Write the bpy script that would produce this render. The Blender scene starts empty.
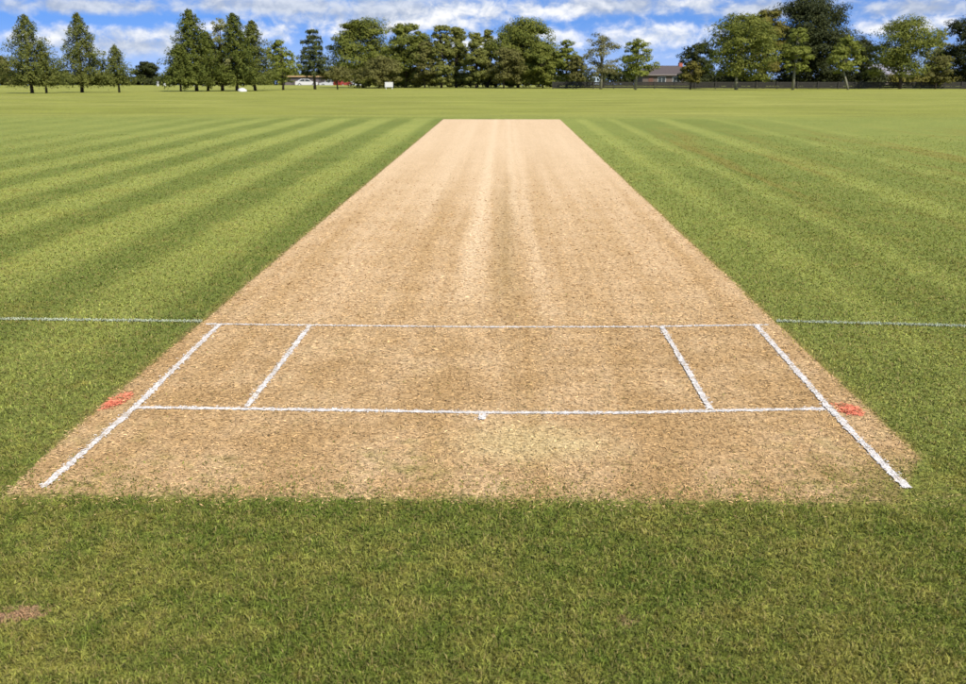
import bpy, math, random
import numpy as np

scene = bpy.context.scene
COL = scene.collection
R = math.radians

# ------------------------------------------------------------------ camera
cam_data = bpy.data.cameras.new('camera')
cam = bpy.data.objects.new('camera', cam_data)
COL.objects.link(cam)
cam_data.sensor_width = 36.0
cam_data.lens = 36.0 * 970 / 966
cam_data.clip_start = 0.05
cam_data.clip_end = 6000
cam.location = (0.09, 0.0, 1.25)
cam.rotation_euler = (math.pi / 2 - 0.2757, 0, 0.0215)
cam_data.dof.use_dof = True
cam_data.dof.focus_distance = 4.2
cam_data.dof.aperture_fstop = 7.5
scene.camera = cam

# ------------------------------------------------------------------ light
SUN_EL, SUN_AZ = 46.0, 142.0          # azimuth clockwise from +Y (the pitch direction)
sd = bpy.data.lights.new('sun', 'SUN')
sd.energy = 4.6
sd.angle = R(0.53)
sd.color = (1.0, 0.945, 0.86)
sun = bpy.data.objects.new('sun', sd)
COL.objects.link(sun)
sun.rotation_euler = (R(90 - SUN_EL), 0, R(180 - SUN_AZ))
sun.location = (30, -20, 40)

vs = scene.view_settings
vs.view_transform = 'Standard'
vs.look = 'None'
vs.exposure = 0.55
vs.gamma = 1.0
vs.use_curve_mapping = False
scene.cycles.max_bounces = 5
scene.cycles.diffuse_bounces = 3
scene.cycles.transmission_bounces = 3
scene.display_settings.display_device = 'sRGB'


# ------------------------------------------------------------------ node helper
class NT:
    def __init__(self, tree):
        self.t = tree

    def n(self, typ, **kw):
        nd = self.t.nodes.new(typ)
        for k, v in kw.items():
            setattr(nd, k, v)
        return nd

    def put(self, sock, v):
        if isinstance(v, bpy.types.NodeSocket):
            self.t.links.new(v, sock)
        elif v is not None:
            if hasattr(sock.default_value, '__len__') and not hasattr(v, '__len__'):
                v = (v,) * len(sock.default_value)
            elif hasattr(v, '__len__') and len(v) == 3 and len(sock.default_value) == 4:
                v = (*v, 1)
            sock.default_value = v

    def m(self, op, a, b=None, c=None, clamp=False):
        nd = self.n('ShaderNodeMath', operation=op, use_clamp=clamp)
        for s, v in zip(nd.inputs, (a, b, c)):
            self.put(s, v)
        return nd.outputs[0]

    def add(self, a, b): return self.m('ADD', a, b)
    def sub(self, a, b): return self.m('SUBTRACT', a, b)
    def mul(self, a, b): return self.m('MULTIPLY', a, b)

    def vm(self, op, a, b=None):
        nd = self.n('ShaderNodeVectorMath', operation=op)
        self.put(nd.inputs[0], a)
        self.put(nd.inputs[1], b)
        return nd.outputs[0]

    def xyz(self, v):
        nd = self.n('ShaderNodeSeparateXYZ')
        self.put(nd.inputs[0], v)
        return nd.outputs

    def comb(self, x, y, z):
        nd = self.n('ShaderNodeCombineXYZ')
        for s, v in zip(nd.inputs, (x, y, z)):
            self.put(s, v)
        return nd.outputs[0]

    def noise(self, vec, scale, detail=3.0, rough=0.55, dist=0.0):
        nd = self.n('ShaderNodeTexNoise')
        self.put(nd.inputs['Vector'], vec)
        nd.inputs['Scale'].default_value = scale
        nd.inputs['Detail'].default_value = detail
        nd.inputs['Roughness'].default_value = rough
        nd.inputs['Distortion'].default_value = dist
        return nd.outputs[0]

    def mix(self, f, a, b, blend='MIX'):
        nd = self.n('ShaderNodeMix', data_type='RGBA', blend_type=blend)
        self.put(nd.inputs['Factor'], f)
        self.put(nd.inputs[6], a)
        self.put(nd.inputs[7], b)
        return nd.outputs[2]

    def rng(self, v, a, b, c=0.0, d=1.0, smooth=True):
        nd = self.n('ShaderNodeMapRange', interpolation_type='SMOOTHSTEP' if smooth else 'LINEAR')
        for s, x in zip(nd.inputs, (v, a, b, c, d)):
            self.put(s, x)
        return nd.outputs[0]

    def ramp(self, f, stops):
        nd = self.n('ShaderNodeValToRGB')
        el = nd.color_ramp.elements
        while len(el) < len(stops):
            el.new(0.5)
        for e, (p, c) in zip(el, stops):
            e.position = p
            e.color = (c, c, c, 1) if not hasattr(c, '__len__') else (*c, 1)
        self.put(nd.inputs[0], f)
        return nd.outputs[0]

    def attr(self, name):
        nd = self.n('ShaderNodeAttribute', attribute_name=name)
        return nd.outputs['Fac']

    def pos(self):
        return self.n('ShaderNodeNewGeometry').outputs['Position']

    def scale_col(self, col, f):
        return self.vm('MULTIPLY', col, self.comb(f, f, f))


# ------------------------------------------------------------------ sky
world = bpy.data.worlds.new('World')
scene.world = world
world.use_nodes = True
wt = world.node_tree
wt.nodes.clear()
W = NT(wt)
wdir = W.n('ShaderNodeTexCoord').outputs['Generated']
wx, wy, wz = W.xyz(wdir)
# air: physical sky, sampled a little higher than the line of sight (very clear, deep blue day)
lift = W.vm('NORMALIZE', W.comb(wx, wy, W.add(W.mul(W.m('MAXIMUM', wz, 0.0), 0.75), 0.33)))
sky = W.n('ShaderNodeTexSky', sky_type='NISHITA')
sky.sun_disc = False
sky.sun_elevation = R(SUN_EL)
sky.sun_rotation = R(SUN_AZ)
sky.air_density = 1.0
sky.dust_density = 0.3
sky.ozone_density = 2.0
W.put(sky.inputs[0], lift)
hs = W.n('ShaderNodeHueSaturation')
hs.inputs['Saturation'].default_value = 1.22
hs.inputs['Value'].default_value = 1.25
W.put(hs.inputs['Color'], sky.outputs[0])
air = W.vm('MULTIPLY', hs.outputs[0], (1.12, 1.12, 1.34))
# clouds: fair-weather banks near the horizon and a broken sheet higher up
az = W.m('ARCTAN2', wx, wy)
el = W.m('ARCSINE', wz)
pl = W.comb(W.mul(az, 50.0), W.mul(el, 76.0), 3.7)
n_fine = W.sub(W.noise(pl, 1.0, 6.0, 0.62, 0.3), 0.5)
n_up = W.sub(W.noise(W.comb(W.mul(az, 50.0), W.mul(W.add(el, 0.0065), 76.0), 3.7), 1.0, 3.0, 0.5, 0.3), 0.5)
n_soft = W.sub(W.noise(W.comb(W.mul(az, 15.0), W.mul(el, 36.0), 11.3), 1.0, 3.0, 0.5), 0.5)
BANKS = [('w',-0.416,0.0285,0.035,0.0089),('w',-0.445,0.0255,0.020,0.0079),('w',-0.347,0.0301,0.041,0.0059),('g',-0.392,0.0538,0.076,0.0069),('g',-0.357,0.0193,0.061,0.0099),('w',-0.324,0.0312,0.016,0.0069),('w',-0.235,0.0310,0.030,0.0089),('w',-0.279,0.0370,0.022,0.0079),('g',-0.226,0.0566,0.091,0.0089),('g',-0.107,0.0520,0.102,0.0158),('w',-0.073,0.0448,0.041,0.0099),('w',-0.156,0.0352,0.030,0.0079),('w',0.039,0.0530,0.051,0.0079),('g',0.111,0.0572,0.091,0.0089),('w',0.141,0.0295,0.063,0.0139),('w',0.054,0.0279,0.026,0.0089),('w',0.178,0.0584,0.035,0.0059),('g',0.243,0.0522,0.051,0.0099),('w',0.350,0.0357,0.024,0.0079),('g',0.386,0.0513,0.061,0.0089),('w',0.404,0.0374,0.028,0.0079),('w',-0.044,0.0522,0.041,0.0079),('w',-0.024,0.0242,0.041,0.0079)]
field = {'w': None, 'g': None}
for k, a, e, ra, re in BANKS:
    da = W.mul(W.sub(az, a), 1 / (ra * 1.2))
    de = W.mul(W.sub(el, e), 1 / (re * 1.2))
    q = W.sub(1.0, W.m('SQRT', W.add(W.mul(da, da), W.mul(de, de))))
    field[k] = q if field[k] is None else W.m('MAXIMUM', field[k], q)
# the rest of the sky goes on in the same broken way
zz = W.add(W.m('ABSOLUTE', wz), 0.10)
plane = W.vm('DIVIDE', W.comb(wx, wy, 0.0), W.comb(zz, zz, 1.0))
high = W.mul(W.sub(W.noise(plane, 1.3, 6.0, 0.6), 0.53), 3.0)
side = W.rng(el, 0.065, 0.10)
back = W.rng(W.m('ABSOLUTE', az), 0.50, 0.60)
low_f = W.sub(W.mul(n_soft, 3.2), 0.05)
outside = W.m('MAXIMUM', W.sub(high, W.mul(W.sub(1.0, side), 9.0)), W.sub(low_f, W.mul(W.sub(1.0, back), 9.0)))
cw = W.add(field['w'], W.add(W.mul(n_fine, 2.5), W.mul(n_soft, 0.5)))
cg = W.add(W.m('MAXIMUM', field['g'], outside), W.add(W.mul(n_fine, 2.0), W.mul(n_soft, 0.9)))
mw = W.rng(cw, -0.25, 0.95)
mg = W.mul(W.rng(cg, -0.35, 0.8), 0.90)
# thin milky veil towards the horizon
veil = W.mul(W.rng(el, 0.045, 0.0), 0.42)
air2 = W.mix(veil, air, (5.2, 6.2, 8.2))
lit = W.rng(W.add(W.sub(n_fine, n_up), W.mul(n_soft, 0.5)), -0.22, 0.22)
grey = W.mix(lit, (3.7, 4.2, 5.2), (5.9, 6.3, 7.0))
c1 = W.mix(mg, air2, grey)
c2 = W.mix(W.mul(mw, 0.88), c1, W.mix(lit, (5.3, 5.8, 6.7), (8.6, 8.6, 8.7)))
bg = W.n('ShaderNodeBackground')
W.put(bg.inputs['Color'], c2)
bg.inputs['Strength'].default_value = 0.085
wo = W.n('ShaderNodeOutputWorld')
wt.links.new(bg.outputs[0], wo.inputs[0])
try:
    world.cycles.sampling_method = 'MANUAL'
    world.cycles.sample_map_resolution = 512
except Exception:
    pass


# ------------------------------------------------------------------ mesh helpers
rng = np.random.default_rng(7)
random.seed(7)


def link(o, parent=None):
    COL.objects.link(o)
    if parent is not None:
        o.parent = parent
    return o


def mesh_np(name, verts, faces, mat, face_attr=None, smooth=False):
    """verts (N,3), faces (M,k) -> mesh data"""
    verts = np.ascontiguousarray(verts, dtype=np.float32)
    faces = np.ascontiguousarray(faces, dtype=np.int32)
    me = bpy.data.meshes.new(name)
    me.vertices.add(len(verts))
    me.vertices.foreach_set('co', verts.ravel())
    k = faces.shape[1]
    me.loops.add(faces.size)
    me.loops.foreach_set('vertex_index', faces.ravel())
    me.polygons.add(len(faces))
    me.polygons.foreach_set('loop_start', np.arange(0, faces.size, k, dtype=np.int32))
    me.update(calc_edges=True)
    me.validate()
    for an, av in (face_attr or {}).items():
        a = me.attributes.new(an, 'FLOAT', 'FACE')
        a.data.foreach_set('value', np.ascontiguousarray(av, dtype=np.float32))
    if smooth:
        me.polygons.foreach_set('use_smooth', np.ones(len(faces), dtype=bool))
    me.materials.append(mat)
    return me


def obj_np(name, verts, faces, mat, parent=None, **kw):
    return link(bpy.data.objects.new(name, mesh_np(name, verts, faces, mat, **kw)), parent)


def obj_py(name, verts, faces, mat, parent=None, smooth=False):
    me = bpy.data.meshes.new(name)
    me.from_pydata([tuple(v) for v in verts], [], faces)
    me.update()
    if smooth:
        for p in me.polygons:
            p.use_smooth = True
    me.materials.append(mat)
    return link(bpy.data.objects.new(name, me), parent)


def tag(o, label=None, cat=None, group=None, kind=None):
    for k, v in (('label', label), ('category', cat), ('group', group), ('kind', kind)):
        if v:
            o[k] = v
    return o


def thing(name, loc, label, cat, group=None, rz=0.0):
    o = bpy.data.objects.new(name, None)
    o.empty_display_size = 0.3
    o.location = loc
    o.rotation_euler = (0, 0, rz)
    link(o)
    return tag(o, label, cat, group)


class MB:
    """collects boxes / tubes / prisms into one mesh"""
    def __init__(self):
        self.v, self.f = [], []

    def box(self, x0, x1, y0, y1, z0, z1):
        b = len(self.v)
        self.v += [(x0, y0, z0), (x1, y0, z0), (x1, y1, z0), (x0, y1, z0),
                   (x0, y0, z1), (x1, y0, z1), (x1, y1, z1), (x0, y1, z1)]
        self.f += [tuple(b + i for i in q) for q in
                   ((0, 3, 2, 1), (4, 5, 6, 7), (0, 1, 5, 4), (1, 2, 6, 5), (2, 3, 7, 6), (3, 0, 4, 7))]
        return self

    def tube(self, pts, rads, n=7):
        pts = [np.array(p, float) for p in pts]
        b = len(self.v)
        for i, (p, r) in enumerate(zip(pts, rads)):
            d = pts[min(i + 1, len(pts) - 1)] - pts[max(i - 1, 0)]
            d /= np.linalg.norm(d) + 1e-9
            a = np.cross(d, (0.31, 0.95, 0.05) if abs(d[2]) > .3 else (0, 0, 1))
            a /= np.linalg.norm(a)
            c = np.cross(d, a)
            for j in range(n):
                t = 2 * math.pi * j / n
                self.v.append(tuple(p + r * (math.cos(t) * a + math.sin(t) * c)))
        for i in range(len(pts) - 1):
            for j in range(n):
                k = (j + 1) % n
                self.f.append((b + i * n + j, b + i * n + k, b + (i + 1) * n + k, b + (i + 1) * n + j))
        self.f.append(tuple(b + j for j in reversed(range(n))))
        self.f.append(tuple(b + (len(pts) - 1) * n + j for j in range(n)))
        return self

    def prism(self, prof, y0, y1, inset=None):
        """prof: list of (x,z), extruded from y0 to y1"""
        b, n = len(self.v), len(prof)
        self.v += [(x, y0, z) for x, z in prof] + [(x, y1, z) for x, z in prof]
        self.f += [(b + i, b + (i + 1) % n, b + n + (i + 1) % n, b + n + i) for i in range(n)]
        self.f += [tuple(b + i for i in reversed(range(n))), tuple(b + n + i for i in range(n))]
        return self

    def build(self, name, mat, parent=None, smooth=False):
        o = obj_py(name, self.v, self.f, mat, parent, smooth)
        import bmesh
        bm = bmesh.new()
        bm.from_mesh(o.data)
        bmesh.ops.recalc_face_normals(bm, faces=bm.faces)
        bm.to_mesh(o.data)
        bm.free()
        return o


# ------------------------------------------------------------------ materials
def new_mat(name):
    m = bpy.data.materials.new(name)
    m.use_nodes = True
    m.node_tree.nodes.clear()
    n = NT(m.node_tree)
    out = n.n('ShaderNodeOutputMaterial')
    return m, n, out


def principled(n, out, col, rough=0.8, bump=None, spec=0.3):
    b = n.n('ShaderNodeBsdfPrincipled')
    n.put(b.inputs['Base Color'], col)
    n.put(b.inputs['Roughness'], rough)
    b.inputs['Specular IOR Level'].default_value = spec
    if bump is not None:
        n.t.links.new(bump, b.inputs['Normal'])
    n.t.links.new(b.outputs[0], out.inputs[0])
    return b


def bump(n, h, strength, dist):
    nd = n.n('ShaderNodeBump')
    nd.inputs['Strength'].default_value = strength
    nd.inputs['Distance'].default_value = dist
    n.put(nd.inputs['Height'], h)
    return nd.outputs[0]


def simple(name, col, rough=0.6, var=0.12, scale=3.0, spec=0.3):
    m, n, out = new_mat(name)
    nz = n.noise(n.n('ShaderNodeTexCoord').outputs['Object'], scale, 4.0)
    principled(n, out, n.mix(nz, tuple(c * (1 - var) for c in col), tuple(c * (1 + var) for c in col)), rough, spec=spec)
    return m


PX0, PX1, PY0, PY1 = -1.43, 1.46, 2.69, 24.87        # the bare strip


def lawn_colour(n):
    """colour of the turf at a place: mowing stripes, patches, outfield"""
    P = n.pos()
    x, y, z = n.xyz(P)
    big = n.noise(P, 0.33, 4.0)
    mid = n.noise(P, 1.7, 4.0, 0.6)
    small = n.noise(P, 9.0, 3.0, 0.6)
    wob = n.add(n.mul(n.sub(big, 0.5), 0.20), n.mul(n.sub(mid, 0.5), 0.10))
    xw = n.add(x, wob)
    left = n.m('COSINE', n.mul(n.add(xw, 4.5), 2 * math.pi / 1.0))
    left = n.rng(n.add(left, n.mul(n.sub(n.noise(n.comb(n.mul(x, 0.9), n.mul(y, 0.12), 3.0), 1.0, 3.0), 0.5), 1.6)), -0.75, 0.75, 1.0, 0.0)
    st = [(1.4, .55), (1.85, .5), (1.95, .9), (2.1, .85), (2.25, .4), (2.62, .36), (2.74, .85), (2.86, .7), (2.98, .26),
          (3.8, .32), (3.98, .88), (4.2, .8), (4.38, .28), (5.15, .32), (5.4, .78), (5.6, .4), (6.5, .38), (6.75, .82), (7.0, .5), (7.9, .4), (8.2, .75), (8.5, .5)]
    right = n.ramp(n.m('DIVIDE', n.sub(xw, 1.4), 7.1, clamp=True), [((a - 1.4) / 7.1, b) for a, b in st])
    isr = n.m('GREATER_THAN', x, 0.0)
    stripe = n.add(n.mul(left, n.sub(1.0, isr)), n.mul(right, isr))
    sq = n.mul(n.rng(n.add(y, wob), 3.0, 5.0), n.rng(n.add(y, wob), 26.5, 24.8))
    far_side = n.rng(n.m('ABSOLUTE', x), 9.5, 4.0, 0.22, 1.0)
    amt = n.mul(sq, far_side)
    base = n.rng(n.add(n.mul(big, 0.5), n.mul(mid, 0.5)), 0.33, 0.67, 0.25, 0.75)
    fac = n.add(n.mul(n.sub(stripe, 0.5), n.mul(amt, n.add(n.add(0.50, n.mul(isr, 0.2)), n.mul(mid, 0.35)))), n.mul(n.sub(base, 0.5), 0.6))
    fac = n.m('ADD', fac, 0.5, clamp=True)
    col = n.mix(fac, LAWN_DARK, LAWN_LIGHT)
    # yellow, drier areas
    dry = n.mul(n.rng(n.add(n.mul(mid, 0.55), n.mul(small, 0.45)), 0.50, 0.70), 0.55)
    col = n.mix(dry, col, LAWN_DRY)
    # rougher, duller turf behind the crease
    rough = n.rng(y, 3.4, 2.5)
    col = n.mix(n.mul(rough, 0.75), col, n.mix(n.rng(n.add(n.mul(mid, .5), n.mul(small, .5)), 0.40, 0.62), ROUGH_A, ROUGH_B))
    # paler outfield
    outf = n.rng(n.add(y, n.mul(wob, 6.0)), 24.4, 29.0)
    band = n.noise(n.comb(n.mul(x, 0.05), n.mul(y, 0.34), 0.0), 1.0, 4.0, 0.6)
    outc = n.mix(n.rng(band, 0.35, 0.65), OUT_A, OUT_B)
    outc = n.mix(n.mul(n.rng(n.noise(P, 0.12, 3.0), 0.4, 0.65), 0.45), outc, OUT_C)
    outc = n.scale_col(outc, n.add(n.rng(n.noise(n.comb(n.mul(x, 0.35), y, 2.0), 0.9, 5.0, 0.65), 0.3, 0.7, 0.80, 1.16), n.mul(n.sub(small, 0.5), 0.25)))
    col = n.mix(outf, col, outc)
    # straw-brown streaks along the mown strips on the right, yellowed fringe beside the bare strip
    brown = n.noise(n.comb(n.mul(xw, 2.4), n.mul(y, 0.09), 7.0), 1.0, 4.0, 0.65)
    bm = n.mul(n.mul(n.rng(brown, 0.50, 0.66), n.rng(x, 2.2, 3.0, 0.0, 0.75)), n.mul(n.rng(y, 4.0, 7.0), n.rng(y, 25.0, 20.0)))
    col = n.mix(bm, col, (0.215, 0.185, 0.038))
    fr = n.m('MINIMUM', n.m('ABSOLUTE', n.sub(x, PX0)), n.m('ABSOLUTE', n.sub(x, PX1)))
    fr = n.add(fr, n.mul(n.sub(small, 0.5), 0.12))
    col = n.mix(n.mul(n.rng(fr, 0.07, 0.0), n.mul(n.rng(y, 2.95, 3.15), n.rng(y, 25.5, 24.5, 0.0, 0.6))), col, (0.300, 0.215, 0.070))
    tuft = n.noise(P, 34.0, 3.0, 0.65)
    col = n.scale_col(col, n.rng(tuft, 0.30, 0.70, 0.68, 1.34, smooth=False))
    col = n.mix(n.mul(n.rng(n.noise(P, 21.0, 3.0, 0.6, 0.4), 0.54, 0.68), n.rng(y, 12.0, 5.0, 0.0, 0.55)), col, LAWN_DRY)
    # a couple of scuffed, bare spots
    for sx, sy, r, c in ((-1.05, 2.02, 0.050, (0.36, 0.21, 0.12)), (-1.10, 1.99, 0.035, (0.36, 0.21, 0.12)), (0.38, 2.02, 0.020, (0.26, 0.18, 0.08))):
        dd = n.vm('SUBTRACT', P, (sx, sy, 0.0))
        ln = n.n('ShaderNodeVectorMath', operation='LENGTH')
        n.put(ln.inputs[0], n.vm('MULTIPLY', dd, (0.8, 1.0, 0.0)))
        d = n.add(ln.outputs['Value'], n.mul(n.sub(n.noise(P, 40.0, 4.0, 0.7), 0.5), 0.16))
        col = n.mix(n.mul(n.rng(d, r, r * 0.5), 0.85), col, c)
    return col, P, x, y


LAWN_DARK = (0.132, 0.164, 0.030)
LAWN_LIGHT = (0.275, 0.295, 0.066)
LAWN_DRY = (0.250, 0.215, 0.045)
ROUGH_A = (0.096, 0.134, 0.015)
ROUGH_B = (0.232, 0.218, 0.046)
OUT_A = (0.212, 0.224, 0.038)
OUT_B = (0.266, 0.266, 0.060)
OUT_C = (0.200, 0.214, 0.036)

# turf surface
M_ground, n, out = new_mat('turf')
col, P, x, y = lawn_colour(n)
f1 = n.noise(P, 60.0, 4.0, 0.65)
f2 = n.noise(n.vm('MULTIPLY', P, (1.0, 0.45, 1.0)), 22.0, 4.0, 0.65)
spk = n.add(n.mul(f1, 0.55), n.mul(f2, 0.45))
col = n.scale_col(col, n.rng(spk, 0.3, 0.7, 0.55, 1.42, smooth=False))
th = n.mul(n.rng(y, 7.5, 3.0, 0.0, 0.75), n.rng(n.add(n.mul(n.noise(P, 150.0, 3.0, 0.7), .6), n.mul(f1, .4)), 0.54, 0.42))
col = n.mix(th, col, (0.050, 0.048, 0.014))
principled(n, out, col, 0.95, bump(n, spk, 0.9, 0.03), spec=0.1)

# grass blades
M_grass, n, out = new_mat('grass_blades')
col, P, x, y = lawn_colour(n)
v = n.attr('vary')
d = n.attr('dry')
col = n.scale_col(col, n.add(1.12, n.mul(n.sub(v, 0.44), n.rng(y, 3.0, 7.0, 1.6, 0.7))))
col = n.mix(n.mul(n.rng(d, 0.72, 0.90), 0.85), col, n.mix(v, (0.22, 0.17, 0.05), (0.40, 0.33, 0.13)))
dif = n.n('ShaderNodeBsdfPrincipled')
n.put(dif.inputs['Base Color'], col)
dif.inputs['Roughness'].default_value = 0.65
dif.inputs['Specular IOR Level'].default_value = 0.2
tr = n.n('ShaderNodeBsdfTranslucent')
n.put(tr.inputs['Color'], n.vm('MULTIPLY', col, (1.25, 1.2, 0.8)))
mx = n.n('ShaderNodeMixShader')
mx.inputs[0].default_value = 0.38
n.t.links.new(dif.outputs[0], mx.inputs[1])
n.t.links.new(tr.outputs[0], mx.inputs[2])
n.t.links.new(mx.outputs[0], out.inputs[0])


def pitch_colour(n):
    P = n.pos()
    x, y, z = n.xyz(P)
    mid = n.noise(P, 2.3, 4.0, 0.6)
    small = n.noise(P, 13.0, 4.0, 0.65)
    wobx = n.add(x, n.mul(n.sub(n.noise(P, 0.5, 2.0), 0.5), 0.09))
    streak = n.noise(n.comb(n.mul(wobx, 3.2), n.mul(y, 0.10), 4.0), 1.0, 4.0, 0.6)
    streak2 = n.noise(n.comb(n.mul(x, 8.0), n.mul(y, 0.16), 9.0), 1.0, 3.0, 0.6)
    s = n.add(n.mul(streak, 0.40), n.add(n.mul(streak2, 0.35), n.mul(mid, 0.25)))
    col = n.mix(n.rng(s, 0.34, 0.66), (0.395, 0.252, 0.108), (0.530, 0.370, 0.198))
    # bowler's follow-through worn pale down the middle
    for cx, w, y0, y1, k in ((-0.12, 0.13, 5.5, 9.0, 0.75), (0.19, 0.08, 8.0, 14.0, 0.6), (-0.62, 0.22, 9.0, 14.0, 0.35), (0.30, 0.07, 4.6, 7.0, 0.35)):
        q = n.m('ABSOLUTE', n.sub(wobx, cx))
        g = n.mul(n.rng(n.add(q, n.mul(n.sub(small, .5), .14)), w, 0.0), n.mul(n.rng(y, y0 - 1.5, y0 + 1.5), k))
        col = n.mix(g, col, (0.62, 0.46, 0.27))
    q = n.mul(n.rng(n.m('ABSOLUTE', n.sub(wobx, 0.10)), 0.14, 0.0), n.mul(n.rng(y, 4.4, 6.0), n.rng(y, 14.0, 8.0, 0.0, 0.5)))
    col = n.mix(q, col, (0.27, 0.175, 0.06))
    # paler, rolled harder at the far end
    col = n.mix(n.mul(n.rng(y, 5.5, 18.0), 0.62), col, (0.60, 0.445, 0.268))
    # darker thatch, a little live grass left near the crease
    near = n.rng(y, 5.6, 4.0)
    col = n.mix(n.mul(near, n.rng(mid, 0.35, 0.65, 0.65, 0.1)), col, (0.345, 0.216, 0.088))
    live = n.rng(n.add(n.mul(mid, 0.5), n.mul(small, 0.5)), 0.50, 0.66)
    edge = n.rng(y, 3.5, 2.7, 0.12, 0.62)
    col = n.mix(n.mul(n.mul(live, edge), n.rng(y, 6.0, 4.5)), col, (0.17, 0.16, 0.03))
    corner = n.mul(n.rng(n.add(x, n.mul(n.sub(small, .5), .8)), 0.95, 1.35), n.rng(n.add(y, n.mul(n.sub(mid, .5), .6)), 3.15, 2.72))
    col = n.mix(n.mul(corner, 0.7), col, (0.13, 0.135, 0.025))
    pale = n.vm('SUBTRACT', P, (0.19, 3.13, 0.0))
    ln = n.n('ShaderNodeVectorMath', operation='LENGTH')
    n.put(ln.inputs[0], n.vm('MULTIPLY', pale, (0.7, 1.0, 0.0)))
    col = n.mix(n.mul(n.rng(n.add(ln.outputs['Value'], n.mul(n.sub(small, .5), .3)), 0.26, 0.05), 0.45), col, (0.56, 0.46, 0.22))
    return col, P, x, y, small


M_pitch, n, out = new_mat('dry_pitch')
col, P, x, y, small = pitch_colour(n)
f1 = n.noise(n.vm('MULTIPLY', P, (1.0, 0.55, 1.0)), 95.0, 4.0, 0.7)
f2 = n.noise(P, 36.0, 4.0, 0.65)
spk = n.add(n.mul(f1, 0.55), n.mul(f2, 0.45))
kf = n.rng(y, 5.0, 16.0, 0.60, 0.42)
wn = n.mul(n.sub(n.add(n.mul(small, .6), n.mul(f2, .4)), 0.5), 0.16)
under = n.rng(n.add(y, wn), PY0 + 0.03, PY0 - 0.05)
cutx = n.sub(n.add(n.sub(PX1, x), n.mul(wn, 0.5)), n.mul(n.m('MAXIMUM', n.sub(3.02, y), 0.0), 0.6))
under = n.m('MAXIMUM', under, n.m('MAXIMUM', n.rng(n.add(n.sub(x, PX0), n.mul(wn, 0.4)), 0.0, -0.02), n.rng(cutx, 0.0, -0.03)))
under_col = n.scale_col(lawn_colour(n)[0], n.rng(n.noise(P, 110.0, 4.0, 0.65), 0.3, 0.7, 0.20, 1.25, smooth=False))
col = n.scale_col(col, n.add(1.0, n.mul(n.rng(spk, 0.3, 0.7, -1.0, 1.0, smooth=False), kf)))
col = n.mix(under, col, under_col)
principled(n, out, col, 0.95, bump(n, spk, 0.6, 0.012), spec=0.1)

M_straw, n, out = new_mat('dry_straw')
col, P, x, y, small = pitch_colour(n)
v = n.attr('vary')
col = n.scale_col(col, n.add(1.05, n.mul(n.sub(v, 0.45), n.rng(y, 4.0, 9.0, 1.45, 0.45))))
col = n.mix(n.mul(n.rng(n.attr('dry'), 0.9, 0.97), n.rng(y, 6.0, 3.5)), col, n.mix(v, (0.10, 0.06, 0.025), (0.09, 0.085, 0.02)))
principled(n, out, col, 0.85, spec=0.2)


def paint_mat(name, colr, thin):
    m, n, out = new_mat(name)
    P = n.pos()
    nz = n.add(n.mul(n.noise(P, 130.0, 3.0, 0.7), 0.6), n.mul(n.noise(P, 17.0, 3.0), 0.4))
    c = n.mix(n.rng(nz, thin, thin + 0.12), colr, (0.36, 0.25, 0.11))
    c = n.scale_col(c, n.rng(n.noise(P, 60.0, 3.0), 0.3, 0.7, 0.78, 1.08))
    principled(n, out, c, 0.9, bump(n, nz, 0.5, 0.006), spec=0.1)
    return m


M_line = paint_mat('white_line_paint', (0.63, 0.59, 0.53), 0.52)
M_line_grass = paint_mat('white_paint_on_grass', (0.40, 0.44, 0.31), 0.56)
M_orange = paint_mat('orange_marker_paint', (0.70, 0.21, 0.12), 0.50)


def leaf_mat(name, a, b, trans=0.4):
    m, n, out = new_mat(name)
    v = n.attr('vary')
    P = n.n('ShaderNodeTexCoord').outputs['Object']
    nz = n.noise(P, 0.8, 3.0)
    f = n.m('ADD', n.mul(v, 0.6), n.mul(n.rng(nz, 0.3, 0.7), 0.4), clamp=True)
    c = n.mix(f, a, b)
    d = n.n('ShaderNodeBsdfPrincipled')
    n.put(d.inputs['Base Color'], c)
    d.inputs['Roughness'].default_value = 0.7
    d.inputs['Specular IOR Level'].default_value = 0.2
    t = n.n('ShaderNodeBsdfTranslucent')
    n.put(t.inputs['Color'], c)
    x = n.n('ShaderNodeMixShader')
    x.inputs[0].default_value = trans
    n.t.links.new(d.outputs[0], x.inputs[1])
    n.t.links.new(t.outputs[0], x.inputs[2])
    n.t.links.new(x.outputs[0], out.inputs[0])
    return m


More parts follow.
